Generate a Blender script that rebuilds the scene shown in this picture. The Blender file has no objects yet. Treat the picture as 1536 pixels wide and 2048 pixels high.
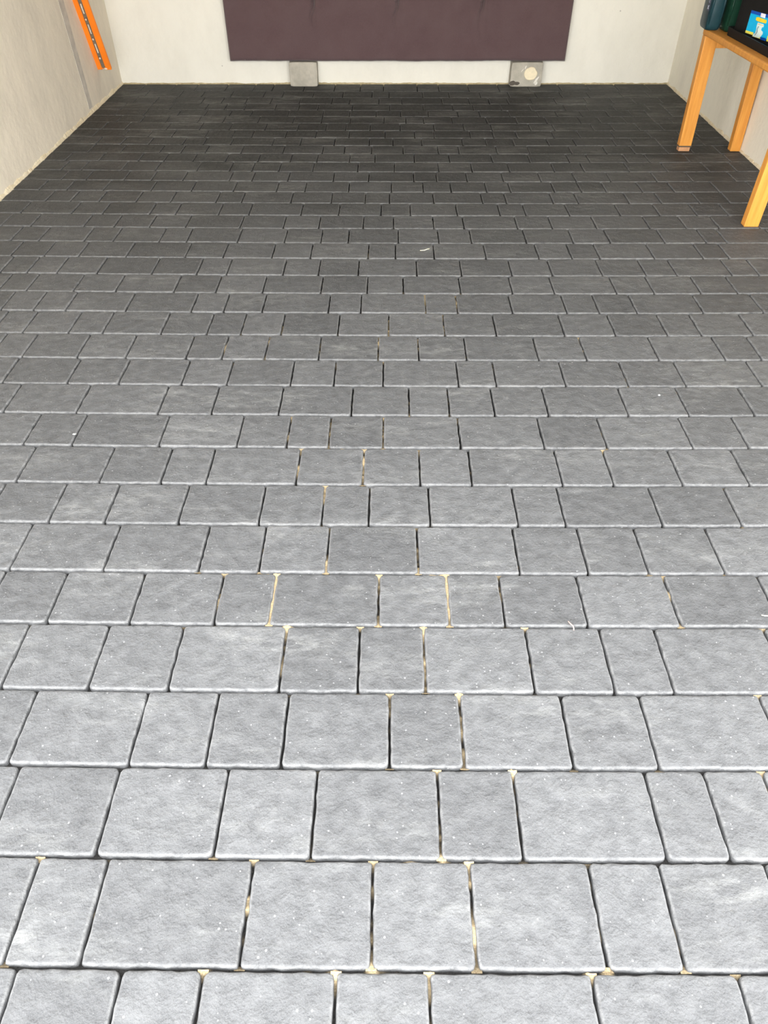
import bpy, bmesh, math, random
from mathutils import Vector, Matrix, noise

random.seed(7)
SC = bpy.context.scene
COL = SC.collection

# ------------------------------------------------------------------ camera
FPX, YH, VX, CX, CY, H = 1420.0, -300.0, 784.0, 768.0, 1024.0, 1.35
PITCH = math.atan((CY - YH) / FPX)
YAW = math.atan((VX - CX) * math.cos(PITCH) / FPX)
FH = Vector((-math.sin(YAW), math.cos(YAW), 0))
RV = Vector((math.cos(YAW), math.sin(YAW), 0))
FV = FH * math.cos(PITCH) - Vector((0, 0, 1)) * math.sin(PITCH)
UV = FH * math.sin(PITCH) + Vector((0, 0, 1)) * math.cos(PITCH)
EYE = Vector((0, 0, H))
cam_data = bpy.data.cameras.new('camera')
cam = bpy.data.objects.new('camera', cam_data)
COL.objects.link(cam)
m = Matrix((RV, UV, -FV)).transposed().to_4x4()
m.translation = EYE
cam.matrix_world = m
cam_data.sensor_fit = 'VERTICAL'
cam_data.sensor_height = 32.0
cam_data.lens = FPX / 2048.0 * 32.0
cam_data.clip_start = 0.05
SC.camera = cam

# ------------------------------------------------------------------ light
DOOR_Y = 0.90            # plane of the open garage door
world = bpy.data.worlds.new('overcast_sky')
SC.world = world
world.use_nodes = True
nt = world.node_tree
nt.nodes.clear()
wo = nt.nodes.new('ShaderNodeOutputWorld')
bg = nt.nodes.new('ShaderNodeBackground')
tc = nt.nodes.new('ShaderNodeTexCoord')
sx = nt.nodes.new('ShaderNodeSeparateXYZ')
rp = nt.nodes.new('ShaderNodeValToRGB')
rp.color_ramp.elements[0].position = 0.0
rp.color_ramp.elements[0].color = (1.0, 0.985, 0.95, 1)
rp.color_ramp.elements[1].position = 0.9
rp.color_ramp.elements[1].color = (0.93, 0.96, 1.0, 1)
nt.links.new(tc.outputs['Generated'], sx.inputs[0])
nt.links.new(sx.outputs['Z'], rp.inputs[0])
nt.links.new(rp.outputs[0], bg.inputs[0])
nt.links.new(bg.outputs[0], wo.inputs[0])
bg.inputs[1].default_value = 1.0
# sun behind the garage: it lights the driveway outside, none of it enters directly
sl = bpy.data.lights.new('sun', 'SUN')
sl.energy = 8.0; sl.color = (1.0, 0.94, 0.84); sl.angle = math.radians(0.6)
so = bpy.data.objects.new('sun', sl)
so.rotation_euler = (math.radians(-38), 0, math.radians(14))
COL.objects.link(so)

pl = bpy.data.lights.new('door_opening_portal', 'AREA')
pl.shape = 'RECTANGLE'; pl.size = 4.2; pl.size_y = 2.2
pl.cycles.is_portal = True
po = bpy.data.objects.new('door_opening_portal', pl)
po.location = (0.03, DOOR_Y - 0.02, 1.1)
po.rotation_euler = (math.radians(90), 0, 0)      # faces +Y, into the garage
COL.objects.link(po)

SC.view_settings.view_transform = 'Standard'
SC.view_settings.look = 'None'
SC.view_settings.gamma = 1.0
SC.view_settings.use_curve_mapping = False
SC.view_settings.exposure = 3.44

# ------------------------------------------------------------------ geometry helpers
def ray(x, y):
    return RV * (x - CX) + UV * (CY - y) + FV * FPX

def ground(x, y, z=0.0):
    d = ray(x, y); t = (z - H) / d.z
    return EYE + d * t

def hit(x, y, p0, n):
    d = ray(x, y); t = (p0 - EYE).dot(n) / d.dot(n)
    return EYE + d * t

def proj(P):
    q = P - EYE
    return CX + FPX * q.dot(RV) / q.dot(FV), CY - FPX * q.dot(UV) / q.dot(FV)

def obj(name, bm, mat, parent=None, smooth=False):
    me = bpy.data.meshes.new(name)
    bm.normal_update()
    bm.to_mesh(me); bm.free()
    for p in me.polygons: p.use_smooth = smooth
    me.materials.append(mat)
    o = bpy.data.objects.new(name, me)
    COL.objects.link(o)
    if parent is not None: o.parent = parent
    return o

def tag(o, label=None, cat=None, group=None, kind=None):
    if label: o['label'] = label
    if cat: o['category'] = cat
    if group: o['group'] = group
    if kind: o['kind'] = kind
    return o

def thing(name, label, cat, loc=(0, 0, 0), group=None):
    o = bpy.data.objects.new(name, None)
    o.empty_display_size = 0.05
    o.location = loc
    COL.objects.link(o)
    return tag(o, label, cat, group)

def box(bm, x0, x1, y0, y1, z0, z1, M=None):
    pts = [(x0,y0,z0),(x1,y0,z0),(x1,y1,z0),(x0,y1,z0),(x0,y0,z1),(x1,y0,z1),(x1,y1,z1),(x0,y1,z1)]
    vs = [bm.verts.new((M @ Vector(p)) if M is not None else p) for p in pts]
    for f in ((0,3,2,1),(4,5,6,7),(0,1,5,4),(1,2,6,5),(2,3,7,6),(3,0,4,7)):
        bm.faces.new([vs[i] for i in f])
    return vs

def bevel_all(bm, w, seg=2):
    bmesh.ops.bevel(bm, geom=list(bm.edges), offset=w, segments=seg, profile=0.5, affect='EDGES')

def cyl(bm, c, r, axis, length, n=20, r2=None):
    axis = Vector(axis).normalized()
    M = Matrix.Translation(Vector(c) + axis * length / 2) @ axis.to_track_quat('Z', 'Y').to_matrix().to_4x4()
    bmesh.ops.create_cone(bm, cap_ends=True, segments=n, radius1=r, radius2=r if r2 is None else r2, depth=length, matrix=M)

def tube(bm, pts, r, n=8):
    rings = []
    pts = [Vector(p) for p in pts]
    for i, p in enumerate(pts):
        d = (pts[min(i+1, len(pts)-1)] - pts[max(i-1, 0)]).normalized()
        a = d.orthogonal().normalized(); b = d.cross(a)
        rr = r[i] if isinstance(r, (list, tuple)) else r
        rings.append([bm.verts.new(p + (a*math.cos(2*math.pi*k/n) + b*math.sin(2*math.pi*k/n))*rr) for k in range(n)])
    for A, B in zip(rings, rings[1:]):
        for k in range(n):
            bm.faces.new((A[k], A[(k+1)%n], B[(k+1)%n], B[k]))
    bm.faces.new(list(reversed(rings[0]))); bm.faces.new(rings[-1])

def rrect(w, d, r, n=5):
    pts = []
    for (sx_, sy_, a0) in ((1,1,0),(-1,1,90),(-1,-1,180),(1,-1,270)):
        for k in range(n + 1):
            a = math.radians(a0 + 90*k/n)
            pts.append((sx_*(w/2-r) + r*math.cos(a), sy_*(d/2-r) + r*math.sin(a)))
    return pts

def loft(bm, rings):
    R = [[bm.verts.new(p) for p in ring] for ring in rings]
    n = len(R[0])
    for A, B in zip(R, R[1:]):
        for k in range(n):
            bm.faces.new((A[k], A[(k+1)%n], B[(k+1)%n], B[k]))
    bm.faces.new(list(reversed(R[0]))); bm.faces.new(R[-1])

# ------------------------------------------------------------------ material helpers
class Mat:
    def __init__(s, name, rough=0.6, color=(0.5,0.5,0.5), metal=0.0, spec=0.5):
        s.m = bpy.data.materials.new(name); s.m.use_nodes = True
        s.t = s.m.node_tree; s.b = s.t.nodes['Principled BSDF']
        s.b.inputs['Roughness'].default_value = rough
        s.b.inputs['Base Color'].default_value = (*color, 1)
        s.b.inputs['Metallic'].default_value = metal
        s.b.inputs['Specular IOR Level'].default_value = spec
    def n(s, typ, **kw):
        nd = s.t.nodes.new(typ)
        for k, v in kw.items(): setattr(nd, k, v)
        return nd
    def l(s, a, b): s.t.links.new(a, b)
    def pos(s, scale=(1,1,1)):
        g = s.n('ShaderNodeNewGeometry'); mp = s.n('ShaderNodeMapping')
        mp.inputs['Scale'].default_value = scale
        s.l(g.outputs['Position'], mp.inputs[0]); return mp.outputs[0]
    def noise(s, vec, scale, detail=3, rough=0.55, lo=0.3, hi=0.7):
        n = s.n('ShaderNodeTexNoise'); n.inputs['Scale'].default_value = scale
        n.inputs['Detail'].default_value = detail; n.inputs['Roughness'].default_value = rough
        s.l(vec, n.inputs['Vector'])
        r = s.n('ShaderNodeMapRange'); r.inputs['From Min'].default_value = lo; r.inputs['From Max'].default_value = hi
        s.l(n.outputs['Fac'], r.inputs['Value']); return r.outputs[0]
    def mix(s, fac, a, b, blend='MIX'):
        x = s.n('ShaderNodeMix', data_type='RGBA', blend_type=blend)
        for i, v in ((0, fac), (6, a), (7, b)):
            if hasattr(v, 'is_linked'): s.l(v, x.inputs[i])
            else: x.inputs[i].default_value = v if i == 0 else (*v, 1)
        return x.outputs[2]
    def math(s, op, a, b=0.0, clamp=False):
        x = s.n('ShaderNodeMath', operation=op); x.use_clamp = clamp
        for i, v in ((0, a), (1, b)):
            if hasattr(v, 'is_linked'): s.l(v, x.inputs[i])
            else: x.inputs[i].default_value = v
        return x.outputs[0]
    def color(s, c): s.l(c, s.b.inputs['Base Color'])
    def bump(s, h, strength=0.3, dist=0.01, prev=None):
        b = s.n('ShaderNodeBump'); b.inputs['Strength'].default_value = strength
        b.inputs['Distance'].default_value = dist
        s.l(h, b.inputs['Height'])
        if prev is not None: s.l(prev, b.inputs['Normal'])
        s.l(b.outputs[0], s.b.inputs['Normal']); return b.outputs[0]

def paver_material():
    M = Mat('grey_riven_paver', rough=0.5, spec=0.15)
    P = M.pos()
    at = M.n('ShaderNodeAttribute', attribute_name='tone')
    ed = M.n('ShaderNodeAttribute', attribute_name='edge')
    big = M.noise(P, 9, 3)
    mid = M.noise(P, 30, 4, 0.6)
    fine = M.noise(P, 420, 2, 0.6)
    base = M.mix(mid, (0.056, 0.0565, 0.058), (0.110, 0.1105, 0.112))
    base = M.mix(M.math('MULTIPLY', big, 0.5), base, (0.060, 0.0605, 0.062))
    base = M.mix(M.math('MULTIPLY', fine, 0.35), base, (0.140, 0.141, 0.143))
    # tone of each paver
    tv = M.n('ShaderNodeMapRange'); M.l(at.outputs['Fac'], tv.inputs['Value'])
    tv.inputs['To Min'].default_value = 0.86; tv.inputs['To Max'].default_value = 1.10
    hsv = M.n('ShaderNodeHueSaturation'); M.l(base, hsv.inputs['Color']); M.l(tv.outputs[0], hsv.inputs['Value'])
    c = hsv.outputs[0]
    # pale dusty residue in stretched patches
    PS = M.pos((1.0, 3.2, 1.0))
    d1 = M.noise(PS, 2.1, 4, 0.65, 0.52, 0.72)
    d2 = M.noise(PS, 14, 4, 0.7, 0.42, 0.68)
    dust = M.math('MULTIPLY', M.math('MULTIPLY', d1, d2), 0.55, True)
    c = M.mix(dust, c, (0.27, 0.27, 0.26))
    # floor colour made darker towards the back, with a ragged transition
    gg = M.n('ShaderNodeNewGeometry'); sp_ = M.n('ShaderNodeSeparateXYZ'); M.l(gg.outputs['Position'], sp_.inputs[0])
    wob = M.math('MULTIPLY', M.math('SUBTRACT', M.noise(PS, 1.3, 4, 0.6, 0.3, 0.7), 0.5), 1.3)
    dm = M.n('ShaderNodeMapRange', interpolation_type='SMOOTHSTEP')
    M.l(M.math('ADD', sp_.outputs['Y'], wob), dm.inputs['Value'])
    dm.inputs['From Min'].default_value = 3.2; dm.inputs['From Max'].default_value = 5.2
    back_dark = dm.outputs[0]
    c = M.mix(M.math('MULTIPLY', back_dark, 0.72), c, (0.030, 0.0305, 0.029))
    # dried pale film left in streaks on the darker back part
    f1 = M.noise(M.pos((0.9, 2.4, 1)), 1.9, 3, 0.6, 0.50, 0.63)
    f2 = M.noise(M.pos((1, 5, 1)), 9, 5, 0.75, 0.40, 0.66)
    film = M.math('MULTIPLY', M.math('MULTIPLY', f1, f2), back_dark, True)
    c = M.mix(M.math('MULTIPLY', film, 0.55), c, (0.26, 0.26, 0.25))
    # worn arris, paler still: bevel highlight put into the colour
    ew = M.math('MULTIPLY', ed.outputs['Fac'], M.noise(P, 60, 3, 0.6, 0.25, 0.6))
    c = M.mix(M.math('MULTIPLY', ew, 0.60), c, (0.21, 0.21, 0.208))
    # little pale grit
    vo = M.n('ShaderNodeTexVoronoi'); vo.inputs['Scale'].default_value = 95
    M.l(P, vo.inputs['Vector'])
    cs = M.n('ShaderNodeSeparateColor'); M.l(vo.outputs['Color'], cs.inputs[0])
    g1 = M.math('LESS_THAN', vo.outputs['Distance'], M.math('MULTIPLY', cs.outputs[1], 0.21))
    g2 = M.math('GREATER_THAN', cs.outputs[0], 0.64)
    grit = M.math('MULTIPLY', g1, g2)
    c = M.mix(M.math('MULTIPLY', grit, 0.7), c, (0.25, 0.25, 0.25))
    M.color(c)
    rg = M.n('ShaderNodeMapRange'); M.l(mid, rg.inputs['Value'])
    rg.inputs['To Min'].default_value = 0.55; rg.inputs['To Max'].default_value = 0.7
    M.l(rg.outputs[0], M.b.inputs['Roughness'])
    b1 = M.bump(M.noise(P, 30, 3, 0.45, 0.2, 0.8), 0.42, 0.009)
    b2 = M.bump(M.noise(P, 150, 3, 0.6, 0.2, 0.8), 0.5, 0.003, b1)
    nw = M.n('ShaderNodeTexNoise'); nw.inputs['Scale'].default_value = 55; nw.inputs['Detail'].default_value = 3
    nw.inputs['Distortion'].default_value = 2.2; M.l(P, nw.inputs['Vector'])
    b3 = M.bump(nw.outputs['Fac'], 0.2, 0.005, b2)
    M.bump(grit, 1.0, 0.004, b3)
    return M.m

def sand_material():
    M = Mat('joint_sand', rough=0.95, spec=0.2)
    P = M.pos()
    at = M.n('ShaderNodeAttribute', attribute_name='sand')
    f = M.noise(P, 300, 3, 0.7)
    dark = M.mix(f, (0.008, 0.0078, 0.0075), (0.032, 0.030, 0.028))
    tan = M.mix(f, (0.26, 0.19, 0.10), (0.48, 0.38, 0.235))
    M.color(M.mix(at.outputs['Fac'], dark, tan))
    M.bump(f, 0.6, 0.002)
    return M.m

def wall_material(name, base, dirty, mott=0.35, smear=(0.35,0.33,0.29)):
    M = Mat(name, rough=0.85, spec=0.25)
    P = M.pos()
    a = M.noise(P, 1.7, 4, 0.6)
    b = M.noise(M.pos((1, 1, 0.5)), 5, 5, 0.65, 0.45, 0.75)
    c = M.mix(M.math('MULTIPLY', a, mott), base, dirty)
    c = M.mix(M.math('MULTIPLY', b, mott*0.5), c, smear)
    vo = M.n('ShaderNodeTexVoronoi'); vo.inputs['Scale'].default_value = 7; M.l(P, vo.inputs['Vector'])
    cs = M.n('ShaderNodeSeparateColor'); M.l(vo.outputs['Color'], cs.inputs[0])
    sp = M.math('MULTIPLY', M.math('LESS_THAN', vo.outputs['Distance'], 0.035), M.math('GREATER_THAN', cs.outputs[0], 0.75))
    c = M.mix(M.math('MULTIPLY', sp, 0.5), c, (0.25, 0.24, 0.2))
    M.color(c)
    b1 = M.bump(M.noise(P, 7, 4, 0.6), 0.25, 0.012)
    M.bump(M.noise(P, 160, 2, 0.6), 0.15, 0.002, b1)
    return M.m

def mortar_material(name, c1, c2):
    M = Mat(name, rough=0.95, spec=0.2)
    P = M.pos()
    M.color(M.mix(M.noise(P, 22, 4, 0.7), c1, c2))
    M.bump(M.noise(P, 90, 4, 0.7), 0.6, 0.006)
    return M.m

def wood_material():
    M = Mat('honey_pine', rough=0.42, spec=0.4)
    tcn = M.n('ShaderNodeTexCoord')
    mp = M.n('ShaderNodeMapping'); mp.inputs['Scale'].default_value = (22, 22, 1.6)
    M.l(tcn.outputs['Object'], mp.inputs[0])
    g = M.noise(mp.outputs[0], 2.2, 5, 0.6)
    g2 = M.noise(M.pos((60, 60, 4)), 1.5, 3, 0.6)
    c = M.mix(g, (0.70, 0.31, 0.055), (0.54, 0.20, 0.028))
    M.color(M.mix(M.math('MULTIPLY', g2, 0.35), c, (0.88, 0.45, 0.11)))
    M.bump(g2, 0.15, 0.001)
    return M.m

def fabric_material():
    M = Mat('plum_brown_fabric', rough=0.95, spec=0.15)
    P = M.pos()
    w = M.noise(M.pos((1, 1, 1)), 700, 2, 0.6)
    s = M.noise(P, 6, 4, 0.6)
    c = M.mix(w, (0.072, 0.043, 0.046), (0.135, 0.086, 0.091))
    c = M.mix(M.math('MULTIPLY', s, 0.45), c, (0.135, 0.093, 0.095))
    vo = M.n('ShaderNodeTexVoronoi'); vo.inputs['Scale'].default_value = 9; M.l(P, vo.inputs['Vector'])
    cs = M.n('ShaderNodeSeparateColor'); M.l(vo.outputs['Color'], cs.inputs[0])
    sp = M.math('MULTIPLY', M.math('LESS_THAN', vo.outputs['Distance'], 0.03), M.math('GREATER_THAN', cs.outputs[0], 0.6))
    c = M.mix(M.math('MULTIPLY', sp, 0.8), c, (0.6, 0.55, 0.5))
    M.color(c)
    M.b.inputs['Sheen Weight'].default_value = 0.25
    b = M.bump(M.noise(P, 24, 3, 0.5), 0.12, 0.01)
    M.bump(w, 0.35, 0.0015, b)
    return M.m

def simple(name, c, rough=0.5, metal=0.0, spec=0.5, var=0.15, scale=60):
    M = Mat(name, rough=rough, metal=metal, spec=spec)
    f = M.noise(M.pos(), scale, 3)
    M.color(M.mix(f, tuple(v*(1-var) for v in c), tuple(min(1, v*(1+var)) for v in c)))
    M.bump(f, 0.08, 0.001)
    return M.m

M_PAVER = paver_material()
M_SAND = sand_material()
M_WALL_L = wall_material('rendered_wall_beige', (0.82, 0.745, 0.625), (0.76, 0.69, 0.58), 0.5)
M_WALL_B = wall_material('rendered_wall_cream', (0.83, 0.81, 0.735), (0.78, 0.755, 0.675), 0.4, (0.55,0.53,0.45))
M_WALL_R = wall_material('rendered_wall_right', (0.92, 0.875, 0.755), (0.87, 0.825, 0.70), 0.35)
M_CEIL = simple('painted_ceiling', (0.46, 0.44, 0.40), 0.9, var=0.05, scale=4)
M_MORTAR = mortar_material('cream_mortar', (0.74, 0.62, 0.42), (0.86, 0.78, 0.60))
M_OCHRE = mortar_material('ochre_mortar', (0.34, 0.28, 0.15), (0.62, 0.52, 0.33))
M_WOOD = wood_material()
M_WOODEND = simple('pale_wood_end', (0.52, 0.27, 0.13), 0.7)
M_FABRIC = fabric_material()

# ------------------------------------------------------------------ the paved floor
# front edge of each course (image row on the photo's middle) and its vertical joints
ROWS = [
 (1942, [2,155,477,742,955,1218,1375,1610]),
 (1720, [-33,187,425,620,883,1049,1338]),
 (1537, [-150,12,254,408,560,779,930,1150,1322,1583]),
 (1385, [-2,172,333,556,715,852,1072,1233,1352,1589]),
 (1252, [90,256,425,537,756,900,1012,1178,1364,1566]),
 (1147, [16,204,395,516,651,837,1041,1179,1300,1453]),
 (1051, [-35,94,206,354,516,642,737,861,1038,1133,1328,1487]),
 (970, [30,196,319,410,591,725,841,945,1127,1230,1368,1502]),
 (896, [44,141,315,472,572,656,766,922,1090,1216,1388,1500]),
 (831, [4,150,314,421,556,702,819,900,991,1099,1259,1380,1512]),
 (772, [2,132,235,361,452,580,667,766,918,994,1133,1259,1374,1526]),
 (720, [42,152,249,370,442,528,636,756,838,934,1079,1175,1320,1453,1526]),
 (671, [43,135,203,320,412,480,561,675,777,890,994,1131,1233,1337,1405,1509]),
 (626, [0,65,129,249,381,446,523,656,721,852,916,1026,1135,1200,1276,1409,1529]),
 (587, [51,145,229,346,430,524,641,734,807,922,1026,1110,1235,1310,1404,1477]),
 (551, [52,112,192,302,392,452,565,636,716,834,924,1025,1106,1206,1294,1356,1466]),
 (517, [20,87,156,251,369,445,543,620,736,791,869,973,1079,1145,1201,1310,1408,1460]),
 (486, [20,76,167,225,317,372,474,568,641,696,797,878,944,1054,1148,1222,1331,1414,1455]),
 (457, [2,60,166,227,298,370,479,566,637,726,787,868,929,1036,1106,1195,1301,1374,1440]),
 (431, [40,142,204,298,350,436,497,601,677,762,821,915,1001,1053,1140,1242,1321,1395]),
 (406.5, [90,140,197,271,340,431,482,581,662,730,779,868,966,1014,1108,1158,1260,1324]),
 (384, [77,132,206,301,382,466,552,609,697,783,847,903,974,1022,1110,1164,1214,1286,1350]),
 (363, [122,171,247,302,365,458,503,575,666,737,828,874,935,1008,1083,1153,1223,1315]),
 (343.5, [162,242,310,393,458,503,557,625,715,789,878,945,1020,1110,1170,1260,1336]),
 (324.5, [197,276,327,385,450,515,580,633,698.5,749.6,829,900,986,1061,1140,1181,1256,1300]),
 (307.5, [318.5,361,410,481,565,644,688,743,806.6,877.5,919,996,1060.6,1145,1215,1271]),
 (291, [242,296.6,364,406,461,544,599.6,668,738,786,844,926.5,974,1029.6,1099,1153,1232.5]),
 (275.8, [295.6,342.5,409,463,502.7,570,630.4,697.5,770,829.6,869,942,988,1035.6,1109.6,1161.7,1230,1303]),
 (261, [203,250,332,398,458,529,594,651,691,740,800.4,869,929,985,1062.7,1110.6,1189,1229,1280]),
 (246.5, [280,330,394.6,444.6,515,585,642,700,768,812,848,905.6,975,1035,1095,1203,1253]),
 (233, [286,354,408,458,500.6,574.6,645,698.5,752,802,857,917,961,1020,1078,1116,1166,1219]),
 (220.5, [241.5,339,410,448,488,549,596,635,704,779.6,847,906.7,948,1004,1062.7,1132.5,1178,1232]),
 (207.8, [265,308,344.6,402,441.5,490,540,598,663,698.5,757.5,804,885,940,980,1018,1066,1114,1176,1228]),
 (195, [288,357,402,460,525.6,564,625,685,744,778,846,899,962,1020,1075,1125,1180,1247]),
 (182.5, [342.5,388,448.7,505,543,606,668,720,767,835,878.5,939,1000,1060,1124,1182,1240]),
]
SIZES = [0.118, 0.16, 0.2, 0.24]
WL0, WL1 = Vector((-2.057, 3.844, 0)), Vector((-2.115, 6.381, 0))
WR0, WR1 = Vector((2.137, 4.447, 0)), Vector((2.183, 6.417, 0))
def wall_x(side, y):
    a, b = (WL0, WL1) if side < 0 else (WR0, WR1)
    return a.x + (b.x - a.x) * (y - a.y) / (b.y - a.y)
def back_y(x): return 6.381 + (x + 2.115) * 0.036 / 4.298
BOW = 0.0075 / 1.35
def yline(Y0, X): return Y0 + BOW * X * X

lines = [ground(768, r[0]).y for r in ROWS]          # front line of every traced course
JX = []
for (yp, xs), Y0 in zip(ROWS, lines):
    out = []
    for x in xs:
        X = 0.0
        for _ in range(6):
            Y = yline(Y0, X)
            # solve for X at this depth
            d = ray(x, yp)
            lo, hi = -4.0, 4.0
            for _ in range(26):
                mid = (lo + hi) / 2
                if proj(Vector((mid, Y, 0)))[0] < x: lo = mid
                else: hi = mid
            X = (lo + hi) / 2
        out.append(X)
    JX.append(out)
# course nearer than the traced ones (its joints read off at its far edge)
near = [ground(x, 1943).x for x in (30, 242, 405, 672, 858, 1183, 1473)]
JX.insert(0, near); lines.insert(0, lines[0] - 0.168)
for k in range(14):
    JX.insert(0, []); lines.insert(0, lines[0] - 0.168)

def fill(joints, xl, xr, rnd):
    js = sorted(j for j in joints if xl + 0.05 < j < xr - 0.05)
    pts = [xl]
    if not js: js = [rnd.uniform(xl + 0.5, xl + 0.7)]
    cur = js[0]; left = []
    while cur - xl > 0.27:
        cur -= rnd.choice(SIZES); 
        if cur - xl < 0.05: break
        left.append(cur)
    pts += sorted(left)
    for a, b in zip(js, js[1:] + [None]):
        pts.append(a)
        if b is not None and b - a > 0.31:
            n = 2 if b - a < 0.52 else round((b - a) / 0.19)
            ws = [rnd.choice(SIZES) for _ in range(n)]
            s = sum(ws); acc = a
            for w in ws[:-1]:
                acc += w / s * (b - a); pts.append(acc)
    cur = js[-1]
    while xr - cur > 0.27:
        cur += rnd.choice(SIZES)
        if xr - cur < 0.05: break
        pts.append(cur)
    pts.append(xr)
    return pts

rnd = random.Random(11)
bm = bmesh.new()
tone = bm.verts.layers.float.new('tone')
edge = bm.verts.layers.float.new('edge')
bs = bmesh.new()
sandl = bs.verts.layers.float.new('sand')
GAP = 0.0025

def corner_pts(x0, x1, f0, f1, r, ins, nx, ny):
    """outline of a paver, anticlockwise, with small corner radii"""
    xc = (x0 + x1) / 2; D = f1(xc) - f0(xc)
    r = max(0.0012, r - ins * 0.6)
    X0, X1 = x0 + ins, x1 - ins
    a = ins / D; b = 1 - a; tr = r / D
    W = X1 - X0
    pts = []
    def add(x, t): pts.append((x, f0(x) * (1 - t) + f1(x) * t))
    k3 = 0.293
    for k in range(nx + 1): add(X0 + r + (W - 2*r)*k/nx, a)
    add(X1 - k3*r, a + k3*tr)
    for k in range(ny + 1): add(X1, a + tr + (b - a - 2*tr)*k/ny)
    add(X1 - k3*r, b - k3*tr)
    for k in range(nx + 1): add(X1 - r - (W - 2*r)*k/nx, b)
    add(X0 + k3*r, b - k3*tr)
    for k in range(ny + 1): add(X0, b - tr - (b - a - 2*tr)*k/ny)
    add(X0 + k3*r, a + k3*tr)
    return pts

def add_paver(x0, x1, f0, f1, seed):
    r = min(rnd.uniform(0.005, 0.010), (x1-x0)*0.3)
    g0 = lambda x: f0(x) + GAP
    g1 = lambda x: f1(x) - GAP
    x0 += GAP; x1 -= GAP
    cx = (x0+x1)/2; cy = (g0(cx)+g1(cx))/2
    D = g1(cx) - g0(cx)
    nx = max(3, int((x1 - x0) / 0.016)); ny = max(3, int(D / 0.016))
    t = rnd.random()
    dz = rnd.uniform(-0.0008, 0.0008); tx = rnd.uniform(-0.004, 0.004); ty = rnd.uniform(-0.004, 0.004)
    rings = []
    wob = None
    for (ins, z, e, wk) in ((0.0, -0.028, 0.0, 1), (0.0, -0.0052, 0.55, 1), (0.0014, -0.0024, 1.0, 1), (0.0032, -0.0007, 0.6, 0.85), (0.0056, 0.0, 0.0, 0.5), (0.0085, 0.0, 0.0, 0.3), (0.026, None, 0.0, 0.0)):
        base = corner_pts(x0, x1, g0, g1, r, ins, nx, ny)
        if wob is None:
            wob = []
            for (x, y) in base:
                q = Vector((x*45, y*45, seed*3.7))
                w = noise.noise(q) * 0.0021 + noise.noise(q * 3.3) * 0.0012
                wob.append(Vector((x-cx, y-cy, 0)).normalized() * w)
        ring = []
        for i, (x, y) in enumerate(base):
            x += wob[i].x * wk; y += wob[i].y * wk
            zz = dz + (x-cx)*tx + (y-cy)*ty
            if z is None: zz += 0.0008 * noise.noise(Vector((x*14, y*14, seed)))
            else: zz += z + (0.0004 * noise.noise(Vector((x*70, y*70, seed))) if ins > 0 else 0)
            v = bm.verts.new((x, y, zz)); v[tone] = t; v[edge] = e
            ring.append(v)
        rings.append(ring)
    n = len(rings[0])
    for A, B in zip(rings, rings[1:]):
        for k in range(n):
            bm.faces.new((A[k], A[(k+1)%n], B[(k+1)%n], B[k])).smooth = True
    c = bm.verts.new((cx, cy, dz)); c[tone] = t; c[edge] = 0.0
    for k in range(n):
        bm.faces.new((rings[-1][k], rings[-1][(k+1)%n], c)).smooth = True

def strip(P0, P1, wid, ends):
    """sand filling in one joint; ends = heaps of paler sand at the crossings"""
    L = (P1 - P0).length
    n = max(2, int(L / 0.009))
    d = (P1 - P0).normalized(); s = Vector((-d.y, d.x, 0))
    prev = None
    for k in range(n + 1):
        t = k / n; p = P0 + (P1 - P0) * t
        q = Vector((p.x*3.1, p.y*3.1, 5.0))
        central = math.exp(-((p.x - 0.12) / 0.62) ** 2)
        a = noise.noise(q) * 0.9 + noise.noise(q * 6) * 0.55 + noise.noise(q*26)*0.35
        heap = 0.0
        for e in ends: heap = max(heap, math.exp(-((p - e).length / (0.0085 + 0.004*noise.noise(e*37))) ** 2) * (0.7 + 0.6*noise.noise(e*23)))
        vert = 1.0 if abs(d.y) > 0.5 else 0.0
        heap *= max(0.0, min(1.0, 1.0 - (p.y - 1.15) / 0.9))
        sd = a - 0.57 + 0.4 * noise.noise(Vector((p.x*1.3, p.y*1.9, 11.0))) + central * (0.42 * vert + 0.10) + heap * (0.40 + 0.35*central)
        sd -= max(0.0, min(0.5, (p.y - 2.5) * 0.3))
        sd = max(0.0, min(1.0, sd * 2.2))
        if p.y > 3.4: sd *= max(0.0, 1 - (p.y - 3.4) / 0.8)
        z = -0.0160 + sd * 0.0105 + heap * 0.0025 * min(1, sd*1.5)
        row = []
        for u in (-1, 0, 1):
            v = bs.verts.new((p + s * wid * u) + Vector((0, 0, z - (0.0008 if u == 0 else 0)))); v[sandl] = sd
            row.append(v)
        if prev:
            for i in range(2):
                bs.faces.new((prev[i], prev[i+1], row[i+1], row[i])).smooth = True
        prev = row

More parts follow.
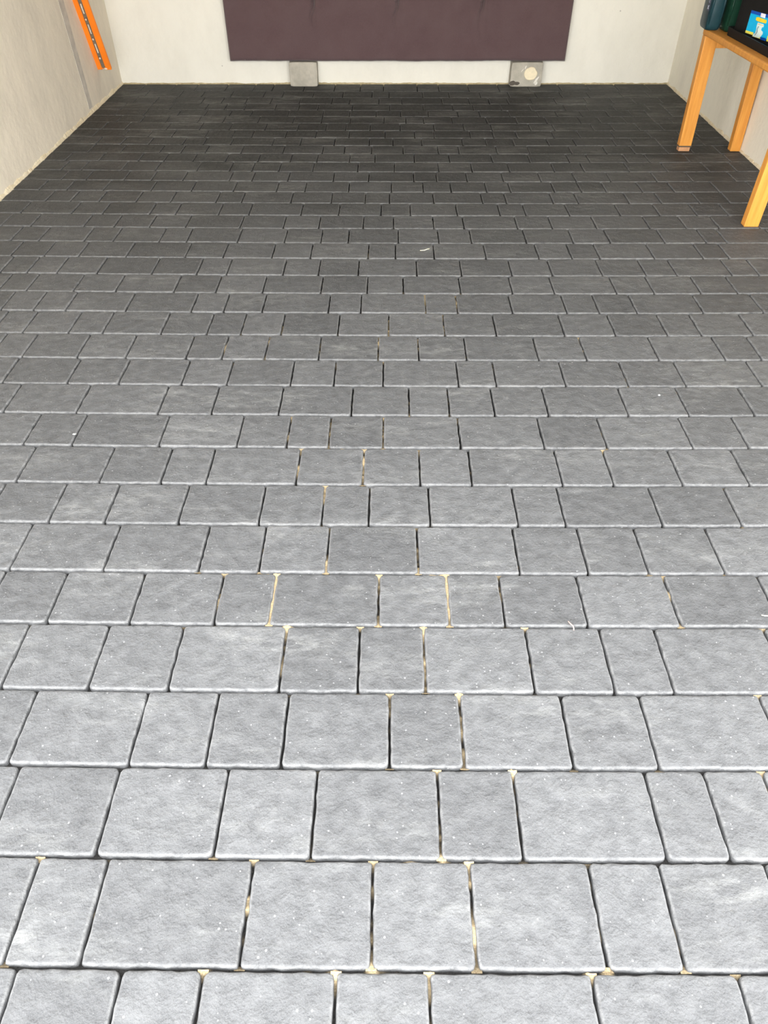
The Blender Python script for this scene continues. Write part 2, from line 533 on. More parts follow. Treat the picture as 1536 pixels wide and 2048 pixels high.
nl = len(lines)
rows_pts = []
for i in range(nl):
    Y0 = lines[i]
    last = i == nl - 1
    f0 = (lambda x, Y0=Y0: yline(Y0, x))
    f1 = (lambda x: back_y(x) - 0.004) if last else (lambda x, Y1=lines[i+1]: yline(Y1, x))
    ymid = Y0 + 0.08
    if ymid > DOOR_Y: xl, xr = wall_x(-1, ymid), wall_x(1, ymid)
    else: xl, xr = -2.9, 2.9
    pts = fill(JX[i], xl, xr, rnd)
    rows_pts.append((pts, f0, f1, xl, xr))
    for k in range(len(pts) - 1):
        add_paver(pts[k], pts[k+1], f0, f1, i * 40 + k)
for i, (pts, f0, f1, xl, xr) in enumerate(rows_pts):
    if lines[i] < -0.2: continue
    for x in pts[1:-1]:
        A = Vector((x, f0(x), 0)); B = Vector((x, f1(x), 0))
        strip(A, B, 0.009, [A, B])
    # course joint along the front of the row
    js = [Vector((x, f0(x), 0)) for x in pts[1:-1]]
    if i > 0: js += [Vector((x, f0(x), 0)) for x in rows_pts[i-1][0][1:-1]]
    seg = 24
    xs_ = [xl + (xr - xl) * k / seg for k in range(seg + 1)]
    for a, b in zip(xs_, xs_[1:]):
        A = Vector((a, f0(a), 0)); B = Vector((b, f0(b), 0))
        near_j = [j for j in js if a - 0.04 < j.x < b + 0.04]
        strip(A, B, 0.009, near_j)
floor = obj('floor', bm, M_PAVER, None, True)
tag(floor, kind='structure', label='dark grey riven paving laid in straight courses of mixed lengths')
sand = obj('joint_sand', bs, M_SAND, floor, True)
tag(sand, label='pale tan sand partly filling the dark paving joints')
b2 = bmesh.new()
box(b2, -2.95, 2.95, lines[0] - 0.02, 6.45, -0.06, -0.0225)
bed = obj('bedding', b2, simple('dark_bedding', (0.05, 0.049, 0.047), 0.95), floor)
b2 = bmesh.new()
box(b2, -14, 14, -16, lines[0] - 0.02, -0.06, -0.002)
for s in (-1, 1): box(b2, s*2.95 if s > 0 else -14, 14 if s > 0 else -2.95, lines[0]-0.02, DOOR_Y - 0.1, -0.06, -0.002)
tag(obj('driveway', b2, simple('driveway_grey', (0.38, 0.375, 0.36), 0.85, scale=15)), kind='structure')

# ------------------------------------------------------------------ room shell
HC = 2.35
def wall_prism(name, pts2, z0, z1, mat):
    bm = bmesh.new()
    lo = [bm.verts.new((x, y, z0)) for x, y in pts2]; hi = [bm.verts.new((x, y, z1)) for x, y in pts2]
    n = len(lo)
    bm.faces.new(list(reversed(lo))); bm.faces.new(hi)
    for k in range(n): bm.faces.new((lo[k], lo[(k+1)%n], hi[(k+1)%n], hi[k]))
    bmesh.ops.recalc_face_normals(bm, faces=bm.faces)
    return tag(obj(name, bm, mat), kind='structure')
xl0, xl1 = wall_x(-1, DOOR_Y), wall_x(-1, 6.381)
xr0, xr1 = wall_x(1, DOOR_Y), wall_x(1, 6.417)
Z0 = -0.055
wall_prism('wall_left', [(xl0, DOOR_Y), (xl1, 6.381), (xl1, 6.6), (xl1 - 0.2, 6.6), (xl0 - 0.2, DOOR_Y)], Z0, HC, M_WALL_L)
wall_prism('wall_right', [(xr0, DOOR_Y), (xr0 + 0.2, DOOR_Y), (xr1 + 0.2, 6.6), (xr1, 6.6), (xr1, 6.417)], Z0, HC, M_WALL_R)
wall_prism('wall_back', [(xl1, back_y(xl1)), (xr1, back_y(xr1)), (xr1, 6.6), (xl1, 6.6)], Z0, HC, M_WALL_B)
wall_prism('ceiling', [(xl1 - 0.3, DOOR_Y), (xr1 + 0.3, DOOR_Y), (xr1 + 0.3, 6.6), (xl1 - 0.3, 6.6)], HC, HC + 0.15, M_CEIL)
wall_prism('wall_front', [(xl0 - 0.2, DOOR_Y - 0.12), (xr0 + 0.2, DOOR_Y - 0.12), (xr0 + 0.2, DOOR_Y), (xl0 - 0.2, DOOR_Y)], 2.15, HC + 0.15, M_WALL_B)

def mortar_strip(name, P0, P1, inward, hmin, hmax, out, mat, seed, gaps=()):
    """irregular fillet of mortar between wall and paving"""
    bm = bmesh.new()
    L = (P1 - P0).length; n = int(L / 0.012); d = (P1 - P0).normalized()
    prev = None
    for k in range(n + 1):
        p = P0 + d * (L * k / n)
        q = Vector((p.x*7, p.y*7, seed))
        a = 0.5 + 0.5 * noise.noise(q) + 0.35 * noise.noise(q*4.2) + 0.2 * noise.noise(q*15)
        a = max(0.05, min(1.3, a))
        h = hmin + (hmax - hmin) * a
        o = out * (0.6 + 0.6 * a)
        prof = [Vector((0,0,-0.012)) + inward*o, Vector((0,0,h*0.25)) + inward*o*0.9, Vector((0,0,h*0.75)) + inward*o*0.45, Vector((0,0,h)) + inward*0.0008, Vector((0,0,h)) - inward*0.004]
        row = [bm.verts.new(p + v) for v in prof]
        if prev:
            for i in range(len(row) - 1): bm.faces.new((prev[i], prev[i+1], row[i+1], row[i])).smooth = False
        prev = row
    bmesh.ops.recalc_face_normals(bm, faces=bm.faces)
    return tag(obj(name, bm, mat), kind='structure')
mortar_strip('trim_1', Vector((wall_x(-1, 2.0), 2.0, 0)), Vector((xl1, 6.381, 0)), Vector((1, 0, 0)), 0.006, 0.030, 0.012, M_MORTAR, 1.0)
mortar_strip('trim_2', Vector((wall_x(1, 2.0), 2.0, 0)), Vector((xr1, 6.417, 0)), Vector((-1, 0, 0)), 0.004, 0.026, 0.009, M_MORTAR, 2.0)
mortar_strip('trim_3', Vector((xl1, back_y(xl1), 0)), Vector((xr1, back_y(xr1), 0)), Vector((0, -1, 0)), 0.003, 0.013, 0.008, M_OCHRE, 3.0)

# flat grey strip running down the left wall
bm = bmesh.new()
def on_left(x, y):
    n = Vector((WL1.y - WL0.y, -(WL1.x - WL0.x), 0)).normalized()
    return hit(x, y, WL1, n)
A, B = on_left(115, 0), on_left(126, 0); Cc, D = on_left(173, 200), on_left(181, 200)
top = 2.3
def ext(p, q, z): return p + (q - p) * ((z - p.z) / (q.z - p.z))
quad = [ext(Cc, A, 0.03), ext(D, B, 0.03), ext(D, B, top), ext(Cc, A, top)]
nrm = Vector((1, 0.02, 0)).normalized()
lo = [bm.verts.new(p - nrm*0.002) for p in quad]; hi = [bm.verts.new(p + nrm*0.002) for p in quad]
bm.faces.new(lo); bm.faces.new(hi)
for k in range(4): bm.faces.new((lo[k], lo[(k+1)%4], hi[(k+1)%4], hi[k]))
bmesh.ops.recalc_face_normals(bm, faces=bm.faces)
tag(obj('trim_4', bm, simple('grey_wall_strip', (0.56, 0.52, 0.46), 0.8, scale=20)), kind='structure')

# ------------------------------------------------------------------ orange wall strip
V0 = on_left(196, 138.5); V1 = on_left(145, 0)
vdir = (V1 - V0).normalized()
udir = Vector((1, 0.0, 0)); udir = (udir - vdir * udir.dot(vdir)).normalized()
ndir = udir.cross(vdir); 
if ndir.y > 0: ndir = -ndir
WID = (hit(222.5, 135.5, V0, ndir) - V0).dot(udir)
WIDT = (hit(183, 0, V0, ndir) - V1).dot(udir)
LEN = 1.45
def rl(u, v, w): return V0 + udir*u + vdir*v + ndir*w
rail = thing('wall_rail', 'bright orange strip with riveted grey metal channel on the left wall', 'rail', tuple(V0))
def rail_box(name, u0, u1, v0, v1, w0, w1, mat, bev=0.002):
    bm = bmesh.new()
    c = [rl(u0,v0,w0),rl(u1,v0,w0),rl(u1,v1,w0),rl(u0,v1,w0),rl(u0,v0,w1),rl(u1,v0,w1),rl(u1,v1,w1),rl(u0,v1,w1)]
    vs = [bm.verts.new(p - V0) for p in c]
    for f in ((0,3,2,1),(4,5,6,7),(0,1,5,4),(1,2,6,5),(2,3,7,6),(3,0,4,7)): bm.faces.new([vs[i] for i in f])
    bmesh.ops.recalc_face_normals(bm, faces=bm.faces)
    if bev: bevel_all(bm, bev, 2)
    return obj(name, bm, mat, rail)
M_ORANGE = simple('orange_plastic', (1.0, 0.235, 0.008), 0.5, var=0.06, scale=12)
M_STEEL = simple('dull_steel', (0.30, 0.265, 0.22), 0.38, 0.7)
M_BRIGHT = simple('bright_steel', (0.80, 0.76, 0.68), 0.4, 0.2)
cu = WID * 0.46
rail_box('backing_board', 0, WID, 0.004, LEN, 0, -0.012, M_ORANGE)
rail_box('orange_flange', 0.0, cu - 0.013, 0, LEN, 0, 0.006, M_ORANGE)
rail_box('orange_flange', cu + 0.013, WID, 0, LEN, 0, 0.006, M_ORANGE)
rail_box('metal_channel', cu - 0.012, cu + 0.012, 0.012, LEN, 0.0, 0.003, M_STEEL, 0.001)
v_of = lambda x, y: (hit(x, y, V0, ndir) - V0).dot(vdir)
b_vs = [v_of(202.5, 115), v_of(190, 76.5), v_of(176.5, 37.5)]
pitch_v = (b_vs[2] - b_vs[0]) / 2
for k in range(int(LEN / pitch_v)):
    v = b_vs[0] + k * pitch_v
    bm = bmesh.new()
    cyl(bm, rl(cu, v, 0.002) - V0, 0.0105, ndir, 0.007, 16, 0.008)
    bo = obj('bolt', bm, M_STEEL, rail, False)
    bm = bmesh.new()
    cyl(bm, rl(cu, v, 0.008) - V0, 0.0065, ndir, 0.004, 12, 0.0055)
    tag(obj('bolt_centre', bm, M_BRIGHT, bo), label='bright bolt centre')
    if v + pitch_v < LEN:
        rail_box('slot_plate', cu - 0.004, cu + 0.004, v + pitch_v*0.26, v + pitch_v*0.74, 0.003, 0.006, M_BRIGHT, 0.001)
bm = bmesh.new()
cyl(bm, rl(cu + 0.006, 0.008, 0.003) - V0, 0.006, udir, 0.018, 10)
obj('end_pin', bm, M_BRIGHT, rail)

# ------------------------------------------------------------------ upholstered panel on blocks at the back
YF = 6.318
def conc(name, c1, c2):
    M = Mat(name, rough=0.9, spec=0.2)
    P = M.pos()
    c = M.mix(M.noise(P, 18, 5, 0.65), c1, c2)
    c = M.mix(M.math('MULTIPLY', M.noise(P, 7, 3, 0.6, 0.5, 0.7), 0.5), c, tuple(v*0.72 for v in c1))
    M.color(c); M.bump(M.noise(P, 70, 4, 0.7), 0.4, 0.004)
    return M.m
M_CONC = conc('concrete_block', (0.40, 0.375, 0.32), (0.52, 0.49, 0.42))
def block(xa, xb, yb, label, seed):
    x0 = ground(xa, yb).x; x1 = ground(xb, yb).x
    yfr = ground((xa+xb)/2, yb).y
    r = thing('concrete_block', label, 'block', ((x0+x1)/2, (yfr+back_y(0))/2, 0))
    w = x1 - x0; d = back_y((x0+x1)/2) - yfr - 0.003
    bm = bmesh.new()
    # front face as grid so the arrises come out chipped
    box(bm, -w/2, w/2, -d/2, d/2, 0, 0.163)
    bmesh.ops.subdivide_edges(bm, edges=list(bm.edges), cuts=7, use_grid_fill=True)
    for v in bm.verts:
        q = v.co * 26 + Vector((seed, seed, 0))
        k = 0.0022
        v.co += Vector((noise.noise(q), noise.noise(q + Vector((9,0,0))), 0)) * k
        ex = w/2 - abs(v.co.x); ez = min(v.co.z, 0.163 - v.co.z)
        if v.co.y < 0 and ex < 0.004 and ez < 0.004: v.co.x *= 0.975; v.co.z += 0.003 if v.co.z < 0.08 else -0.003
    body = obj('body', bm, M_CONC, r, True)
    md = body.modifiers.new('bevel', 'BEVEL'); md.width = 0.004; md.segments = 2; md.limit_method = 'ANGLE'; md.angle_limit = math.radians(50)
    return r, w, d
bL, wL, dL = block(581, 636, 173.5, 'plain grey concrete block without paint, under the left half of the fabric headboard', 3)
bR, wR, dR = block(1019, 1081, 173.5, 'grey concrete block with a round cream paint patch, under the fabric headboard', 8)
def flat_patch(name, cx, cz, outline, y, thick, mat, parent):
    bm = bmesh.new()
    a = [bm.verts.new((cx + x, y, cz + z)) for x, z in outline]
    b = [bm.verts.new((cx + x*0.93, y - thick, cz + z*0.93)) for x, z in outline]
    n = len(a)
    bm.faces.new(b)
    for k in range(n): bm.faces.new((a[k], a[(k+1)%n], b[(k+1)%n], b[k]))
    bmesh.ops.recalc_face_normals(bm, faces=bm.faces)
    return obj(name, bm, mat, parent)
def blob(rx, rz, seed, n=28, amp=0.12):
    out = []
    for k in range(n):
        a = 2*math.pi*k/n
        r = 1 + amp * noise.noise(Vector((math.cos(a)*1.6, math.sin(a)*1.6, seed)))
        out.append((rx*r*math.cos(a), rz*r*math.sin(a)))
    return out
def on_block(x, y, root, d):
    p = hit(x, y, Vector((0, root.location.y - d/2, 0)), Vector((0, 1, 0)))
    return p.x - root.location.x, p.z
cxp, czp = on_block(1061, 147.5, bR, dR)
M_CREAM = simple('cream_paint', (0.86, 0.76, 0.55), 0.8, var=0.06)
tag(flat_patch('paint_patch', cxp, czp, blob(0.050, 0.046, 4.0), -dR/2 - 0.001, 0.004, M_CREAM, bR), label='round cream paint patch')
cxp, czp = on_block(1026, 167, bR, dR)
flat_patch('dark_chip', cxp + 0.004, czp, blob(0.036, 0.016, 9.0, amp=0.5), -dR/2 - 0.001, 0.002, simple('dark_chip', (0.10, 0.085, 0.07), 0.95), bR)
M_WHITE = simple('white_splash', (0.80, 0.77, 0.70), 0.85, var=0.08)
def streak(x0, y0, x1, y1, w, root, d, mat):
    a = Vector(on_block(x0, y0, root, d)); b = Vector(on_block(x1, y1, root, d))
    dd = (b - a).normalized(); s = Vector((-dd.y, dd.x)) * w
    pts = [a + s*0.3, a - s*0.3, (a+b)/2 - s, b - s*0.4, b + s*0.4, (a+b)/2 + s*0.8]
    c = (a + b) / 2
    flat_patch('paint_streak', c.x, c.y, [(p.x - c.x, p.y - c.y) for p in pts], -d/2 - 0.001, 0.0025, mat, root)
streak(1078, 153, 1067, 167, 0.010, bR, dR, M_WHITE)
streak(1053, 131, 1050, 138, 0.005, bR, dR, M_WHITE)
streak(1048, 137, 1042, 144, 0.003, bR, dR, M_WHITE)
streak(1074, 163, 1070, 170, 0.014, bR, dR, M_WHITE)

# fabric panel
PX0 = hit(459.5, 118, Vector((0, YF, 0)), Vector((0,1,0))).x
PX1 = hit(1131.5, 122, Vector((0, YF, 0)), Vector((0,1,0))).x
PZ0, PZ1 = 0.1665, 1.28
PW = PX1 - PX0
NX, NZ = 520, 90
panel = thing('headboard', 'wide plum-brown buttoned fabric headboard leaning on the back wall above two grey blocks', 'headboard', ((PX0+PX1)/2, YF + 0.03, PZ0))
tufts_x = [hit(x, 20, Vector((0, YF, 0)), Vector((0,1,0))).x - panel.location.x for x in (455+0, 623, 791, 962, 1128)]
tufts_x = tufts_x[1:4]
sp = tufts_x[1] - tufts_x[0]
allt = [(x, z) for x in [tufts_x[0]-sp*0.98] * 0 + tufts_x for z in (0.385, 0.80)]
bm = bmesh.new()
grid = []
TH = 0.05
for j in range(NZ + 1):
    row = []
    for i in range(NX + 1):
        u = i / NX; v = j / NZ
        x = -PW/2 + PW*u; z = (PZ1-PZ0)*v
        ex = min(u, 1-u) * PW; ez = min(v, 1-v) * (PZ1-PZ0)
        rx = min(1, ex/0.022); rz = min(1, ez/0.022)
        f = math.sqrt(max(0, 1-(1-rx)**2)) * math.sqrt(max(0, 1-(1-rz)**2))
        y = -(TH*0.5) * (0.15 + 0.85*f) - 0.004
        y -= 0.006 * f * noise.noise(Vector((x*2.3, z*2.3, 4)))
        for (tx_, tz_) in allt:
            r2 = ((x-tx_)**2 + (z-tz_)**2)
            y += 0.020 * math.exp(-r2/0.0028)
        for tx_ in tufts_x:
            fold = 0.0
            for tz_ in (0.385, 0.80):
                dz_ = z - tz_
                fold = max(fold, math.exp(-(dz_/0.125)**2))
            y += 0.028 * fold * math.exp(-((x - tx_ + 0.012*math.sin(z*30))/0.0085)**2)
            y -= 0.009 * fold * math.exp(-((x - tx_ - 0.035)/0.016)**2)
        # the lower hem sags a little between fixings
        zz = z
        if v < 0.08:
            zz += (1 - v/0.08) * (0.006*noise.noise(Vector((x*3.2, 0, 7))) + 0.0015*noise.noise(Vector((x*17, 0, 2)))) * (0 if abs(x+PW/2-0.5) < -1 else 1)
        row.append(bm.verts.new((x, y, zz)))
    grid.append(row)
for j in range(NZ):
    for i in range(NX):
        bm.faces.new((grid[j][i], grid[j][i+1], grid[j+1][i+1], grid[j+1][i]))
# sides and back
rim = [grid[0][i] for i in range(NX+1)] + [grid[j][NX] for j in range(1, NZ+1)] + [grid[NZ][i] for i in range(NX-1, -1, -1)] + [grid[j][0] for j in range(NZ-1, 0, -1)]
bk = [bm.verts.new((v.co.x, 0.028, v.co.z)) for v in rim]
n = len(rim)
for k in range(n): bm.faces.new((rim[k], bk[k], bk[(k+1)%n], rim[(k+1)%n]))
bm.faces.new(bk)
bmesh.ops.recalc_face_normals(bm, faces=bm.faces)
obj('cover', bm, M_FABRIC, panel, True)
for (tx_, tz_) in allt:
    bm = bmesh.new()
    bmesh.ops.create_uvsphere(bm, u_segments=16, v_segments=8, radius=0.012, matrix=Matrix.Translation((tx_, -0.012, tz_)) @ Matrix.Diagonal((1, 0.5, 1, 1)))
    obj('button', bm, M_FABRIC, panel, True)
# keep the back edge square to the (slightly turned) wall
panel.rotation_euler.z = math.atan(0.036/4.298)

# ------------------------------------------------------------------ table on the right
TX, TY = 1.735, 4.75
TZ = 0.625
table = thing('table', 'narrow honey-coloured pine table standing along the right wall', 'table', (1.95, 4.12, 0))
def leg(x0, y0, w, d, top_dx, ztop, z0=0.0):
    bm = bmesh.new()
    vs = box(bm, x0, x0 + w, y0, y0 + d, z0, ztop)
    for v in vs[4:]: v.co.x += top_dx
    for v in bm.verts: v.co -= table.location
    bevel_all(bm, 0.0035, 2)
    return obj('leg', bm, M_WOOD, table)
gfl = ground(1355.6, 302.6); 
l1 = leg(gfl.x, gfl.y, 0.074, 0.046, -0.014, TZ - 0.031, 0.022)
gn = ground(1487.6, 454.0)
leg(gn.x, gn.y, 0.071, 0.046, 0.012, TZ - 0.031)
gb = ground(1471, 303)
leg(2.080, gb.y, 0.060, 0.05, -0.022, TZ - 0.031)
leg(2.05, gn.y, 0.055, 0.046, 0.0, TZ - 0.031)
# pale sawn end and dark band on the far front leg
def tb(name, x0, x1, y0, y1, z0, z1, mat, parent=table, bev=0.003):
    bm = bmesh.new(); box(bm, x0, x1, y0, y1, z0, z1)
    for v in bm.verts: v.co -= table.location
    if bev: bevel_all(bm, bev, 2)
    return obj(name, bm, mat, parent)
tag(tb('foot_pad', gfl.x + 0.003, gfl.x + 0.070, gfl.y + 0.002, gfl.y + 0.044, 0, 0.022, M_WOODEND, l1, 0.002), label='pale block under the leg')
tb('dark_band', gfl.x - 0.0015, gfl.x + 0.0755, gfl.y - 0.0015, gfl.y + 0.0475, 0.024, 0.031, simple('dark_tape', (0.09, 0.07, 0.05), 0.8), l1, 0)
tb('tabletop', 1.744, 2.108, gn.y - 0.04, gfl.y + 0.048, TZ - 0.031, TZ, M_WOOD, bev=0.007)
tb('apron', gfl.x + 0.05, 2.10, gfl.y + 0.008, gfl.y + 0.030, 0.535, TZ - 0.031, M_WOOD)
tb('apron', gn.x + 0.06, 2.08, gn.y + 0.008, gn.y + 0.030, 0.535, TZ - 0.031, M_WOOD)
tb('apron', 2.06, 2.08, gn.y + 0.05, gb.y, 0.535, TZ - 0.031, M_WOOD)

# ------------------------------------------------------------------ jugs on the table
def plastic(name, c, rough=0.28):
    M = Mat(name, rough=rough, spec=0.14)
    f = M.noise(M.pos(), 30, 3)
    M.color(M.mix(f, tuple(v*0.9 for v in c), tuple(v*1.12 for v in c)))
    return M.m
def jug(label, loc, rot, w, d, h, mat, capmat, grooves):
    r = thing('jug', label, 'jug', loc); r.rotation_euler.z = rot
    bm = bmesh.new()
    rings = []
    prof = [(0.0, 0.80), (0.004, 0.90), (0.012, 0.965), (0.026, 1.0), (h*0.30, 1.0), (h*0.62, 1.0), (h*0.76, 0.96), (h*0.86, 0.80), (h*0.93, 0.52), (h*0.97, 0.34), (h, 0.33)]
    for z, s in prof:
        rr = rrect(w*s, d*s, min(0.026, 0.45*min(w, d)*s), 6)
        ring = []
        for (x, y) in rr:
            q = Vector((x, y, z))
            if 0.02 < z < h*0.7: 
                for gx in grooves:
                    if abs(x - gx) < 0.008 and y < 0: q.y += 0.003
            ring.append(q)
        rings.append(ring)
    loft(bm, rings)
    body = obj('body', bm, mat, r, True)
    md = body.modifiers.new('b', 'BEVEL'); md.width = 0.002; md.limit_method = 'ANGLE'
    # raised corner ribs
    for sx_ in (-1, 1):
        bm = bmesh.new()
        tube(bm, [(sx_*(w/2-0.010), -d/2+0.0055, 0.03), (sx_*(w/2-0.010), -d/2+0.0045, h*0.4), (sx_*(w/2-0.010), -d/2+0.0055, h*0.66)], [0.003, 0.006, 0.003], 10)
        obj('rib', bm, mat, r, True)
    bm = bmesh.new()
    cyl(bm, (0, 0, h - 0.002), 0.024, (0, 0, 1), 0.026, 24, 0.022)
    obj('cap', bm, capmat, r)
    bm = bmesh.new()
    pts = [(0, 0.2*d + 0.0, h*0.90), (0, 0.36*d, h*0.965), (0, 0.46*d, h*0.93), (0, 0.50*d, h*0.84), (0, 0.49*d, h*0.70)]
    tube(bm, pts, 0.011, 10)
    obj('handle', bm, mat, r, True)
    return r
M_TEAL = plastic('teal_plastic', (0.013, 0.040, 0.049), 0.33)
M_GREEN = plastic('bottle_green_plastic', (0.008, 0.036, 0.021), 0.33)
M_BLACK = plastic('black_plastic', (0.012, 0.0115, 0.011), 0.5)
jt = jug('dark teal plastic jug at the far end of the pine table, nearest the back wall', (1.766, 4.735, TZ), math.radians(-5), 0.078, 0.17, 0.31, M_TEAL, M_BLACK, [0.0])
jug('dark green plastic jug between the teal jug and the black container', (1.858, 4.672, TZ), math.radians(-3), 0.096, 0.145, 0.30, M_GREEN, M_BLACK, [-0.025, 0.01])
# navy patch with small pale marks on the teal jug's side
M_NAVY = simple('navy_label', (0.015, 0.022, 0.065), 0.4)
bm = bmesh.new()
box(bm, -0.078/2 - 0.0012, -0.078/2 + 0.001, -0.055, -0.012, 0.085, 0.21)
nl_ = obj('navy_label', bm, M_NAVY, jt)
M_PALE = simple('pale_print', (0.55, 0.57, 0.66), 0.6)
bm = bmesh.new()
def stroke(pts, w=0.0016):
    tube(bm, [(-0.078/2 - 0.0018, y, z) for y, z in pts], w, 6)
stroke([(-0.045, 0.094), (-0.022, 0.108)]); stroke([(-0.024, 0.092), (-0.043, 0.110)])
stroke([(-0.040, 0.122), (-0.024, 0.128), (-0.038, 0.134)])
stroke([(-0.036, 0.146), (-0.028, 0.152)])
stroke([(-0.042, 0.166), (-0.026, 0.160), (-0.026, 0.174)])
obj('label_print', bm, M_PALE, nl_)

# ------------------------------------------------------------------ black container with blue and cyan label
F0 = Vector((1.806, 4.512, 0.0)); th = math.radians(77)
fu = Vector((math.cos(th), -math.sin(th), 0)); fn = Vector((-math.sin(th), -math.cos(th), 0))
tray = thing('tray', 'low black plastic tray on the pine table in front of the jugs', 'tray', (1.95, 4.12, TZ))
bm = bmesh.new()
rings = []
w_, d_ = 0.304, 0.86
for (z, s, hole) in ((0, 0.0, 0), (0.038, 0.006, 0), (0.038, 0.0, 1), (0.006, -0.006, 1)):
    k = 0.004 if hole else 0.0
    rings.append([(x, y, z) for x, y in rrect(w_ + s - 2*k, d_ + s - 2*k, 0.02, 5)])
R = [[bm.verts.new(p) for p in ring] for ring in rings]
n = len(R[0])
for A_, B_ in zip(R, R[1:]):
    for k in range(n): bm.faces.new((A_[k], A_[(k+1)%n], B_[(k+1)%n], B_[k]))
bm.faces.new(list(reversed(R[0]))); bm.faces.new(R[-1])
obj('tray_body', bm, M_BLACK, tray)

cbase = F0 + fu*0.225 - fn*0.06 + Vector((0, 0, TZ + 0.007))
cont = thing('container', 'black plastic container with a cyan, blue and yellow label, standing in the black tray', 'container', tuple(cbase))
CW, CD, CH = 0.44, 0.12, 0.30
Mloc = Matrix((fu, -fn, Vector((0,0,1)))).transposed()
cont.rotation_euler = Mloc.to_euler()
bm = bmesh.new()
rings = []
for z, s in ((0, 0.97), (0.008, 1.0), (CH*0.86, 1.0), (CH*0.95, 0.97), (CH, 0.90)):
    rings.append([(x, y, z) for x, y in rrect(CW*s, CD*s, 0.02*s, 6)])
loft(bm, rings)
obj('body', bm, M_BLACK, cont, True)
bm = bmesh.new()
rings = [[(x, y, CH + z) for x, y in rrect(CW*0.92*s, CD*0.92*s, 0.02*s, 6)] for z, s in ((0.0, 1.0), (0.016, 1.0), (0.022, 0.95))]
loft(bm, rings)
obj('lid', bm, M_BLACK, cont)
FP = cbase + fn * (CD/2)
def face_uv(x, y):
    p = hit(x, y, FP, fn)
    return (p - cbase).dot(fu), (p - cbase).z
def plate(name, pix, lift, mat, parent, uv=None):
    pts = uv or [face_uv(*p) for p in pix]
    bm = bmesh.new()
    a = [bm.verts.new((u, -CD/2 - lift, v)) for u, v in pts]
    b = [bm.verts.new((u, -CD/2 + 0.001, v)) for u, v in pts]
    n = len(a); bm.faces.new(a); bm.faces.new(list(reversed(b)))
    for k in range(n): bm.faces.new((a[k], b[k], b[(k+1)%n], a[(k+1)%n]))
    bmesh.ops.recalc_face_normals(bm, faces=bm.faces)
    return obj(name, bm, mat, parent)
M_CYAN = simple('cyan_print', (0.0, 0.44, 0.78), 0.4, var=0.05)
M_BLUE = simple('blue_print', (0.0, 0.07, 0.42), 0.4, var=0.05)
M_YEL = simple('yellow_print', (0.95, 0.83, 0.12), 0.4, var=0.05)
M_GOLD = simple('gold_print', (0.90, 0.62, 0.03), 0.4, var=0.1)
M_WHT = simple('white_print', (0.72, 0.84, 0.80), 0.4, var=0.08)
M_GRY = simple('grey_print', (0.22, 0.33, 0.36), 0.5)
u0, vb = face_uv(1491.5, 65.5); uT, vt = face_uv(1503, 20)
u0 = (u0 + uT) / 2; LW = min(CW/2 - 0.024 - u0, 0.30)
u1 = u0 + LW
lab = plate('label', None, 0.0010, M_CYAN, cont, [(u0, vb), (u1, vb), (u1, vt), (u0, vt)])
tag(lab, label='cyan label with dark blue top band and yellow foot')
vm = face_uv(1502.5, 26.5)[1]
plate('blue_band', None, 0.0016, M_BLUE, lab, [(u0, vm), (u1, vm), (u1, vt), (u0, vt)])
vy = face_uv(1493, 60.5)[1]; uy = face_uv(1506, 70)[0]
plate('yellow_foot', None, 0.0016, M_YEL, lab, [(u0, vb), (uy, vb), (uy, vy), (u0, vy)])
plate('gold_foot', [(1505, 72.5), (1520, 77.5), (1520, 74.5), (1506, 70)], 0.0018, M_YEL, lab)
plate('yellow_corner', [(1533, 82), (1540, 85), (1541, 73), (1536, 71)], 0.0018, M_YEL, lab)
plate('blue_corner', [(1521, 79), (1531, 82), (1532, 76.5), (1521, 74)], 0.0018, M_BLUE, lab)
plate('pipe_picture', [(1516.5, 45), (1528, 49), (1527.5, 54), (1524, 55), (1522.5, 60), (1526, 64), (1525.5, 68), (1521.5, 73.5), (1518, 76), (1506, 72.5), (1507, 68.5), (1511, 66), (1513, 60), (1514, 52)], 0.0022, M_WHT, lab)
plate('pipe_shadow', [(1517.5, 52), (1519, 53), (1516.5, 58), (1515.8, 64), (1511.5, 70.5), (1509.5, 71), (1513.8, 64), (1514.5, 57)], 0.0028, M_GRY, lab)
plate('pipe_collar', [(1517, 46), (1528, 50), (1527.5, 53), (1516.5, 49)], 0.0028, simple('sand_print', (0.70, 0.62, 0.42), 0.5), lab)
plate('gold_banner', [(1513.5, 35), (1517, 34), (1533.5, 40), (1534, 43), (1532, 47), (1516, 42.5), (1512.5, 40)], 0.0026, M_GOLD, lab)
plate('white_badge', [(1523.5, 26), (1532.5, 28.5), (1530.5, 36.5), (1521.5, 33.5)], 0.0026, simple('white_badge', (0.85, 0.80, 0.86), 0.5), lab)

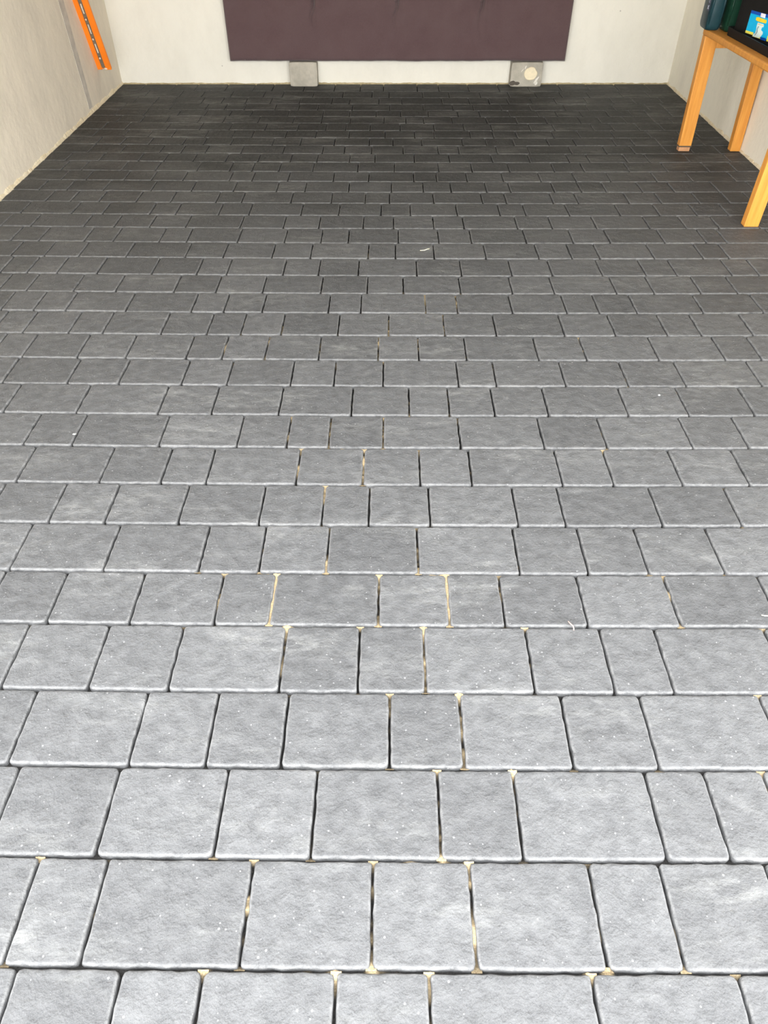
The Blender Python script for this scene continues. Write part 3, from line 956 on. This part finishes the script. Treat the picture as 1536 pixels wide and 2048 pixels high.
# ------------------------------------------------------------------ small litter on the paving
M_STRAW = simple('dry_straw', (0.75, 0.70, 0.50), 0.7)
def bits(name, pix, rad, mat, label, cat, lift=0.0015):
    P = [ground(*p) for p in pix]
    o = P[0].copy(); o.z = 0.0
    bm = bmesh.new()
    n = len(P)
    tube(bm, [(p - o) + Vector((0, 0, lift + rad*0.8)) for p in P], [rad * (0.55 + 0.45*math.sin(math.pi*(k+0.5)/n)) for k in range(n)], 6)
    ob = obj(name, bm, mat, None, True); ob.location = o
    return tag(ob, label, cat)
bits('straw', [(840, 502), (849, 501.7), (854, 499.6), (859, 498.5)], 0.0018, M_STRAW, 'short bent dry straw on the paving, farthest of the fallen bits', 'straw')
bits('straw', [(1522, 1231.5), (1530, 1233), (1542, 1233.5)], 0.0015, simple('pale_straw', (0.5, 0.47, 0.4), 0.7), 'straight pale straw on the paving at the right edge of view', 'straw')
bits('twig', [(1136, 1244), (1140, 1248.5), (1145.5, 1253.5), (1147, 1258), (1147, 1262)], 0.0017, simple('pink_stem', (0.42, 0.27, 0.24), 0.7), 'small pinkish bent twig lying across a paving joint', 'twig')
def crumb(name, x, y, sx_, sy_, sz_, mat, label, cat, seed):
    p = ground(x, y)
    bm = bmesh.new()
    bmesh.ops.create_icosphere(bm, subdivisions=2, radius=1.0)
    for v in bm.verts:
        v.co *= 1 + 0.35*noise.noise(v.co*1.5 + Vector((seed, 0, 0)))
        v.co = Vector((v.co.x*sx_, v.co.y*sy_, (v.co.z + 0.8)*sz_))
    o = obj(name, bm, mat); o.location = (p.x, p.y, 0.0)
    return tag(o, label, cat)
M_CRUMB = simple('white_crumb', (0.92, 0.91, 0.88), 0.7)
crumb('crumb', 1318, 791, 0.0035, 0.003, 0.002, M_CRUMB, 'tiny white crumb alone on a paver right of the middle', 'crumb', 1)
crumb('mortar_chip', 149, 869, 0.006, 0.004, 0.0025, simple('grey_chip', (0.24, 0.24, 0.235), 0.8), 'pale grey mortar chip lodged in a joint on the left', 'chip', 5)
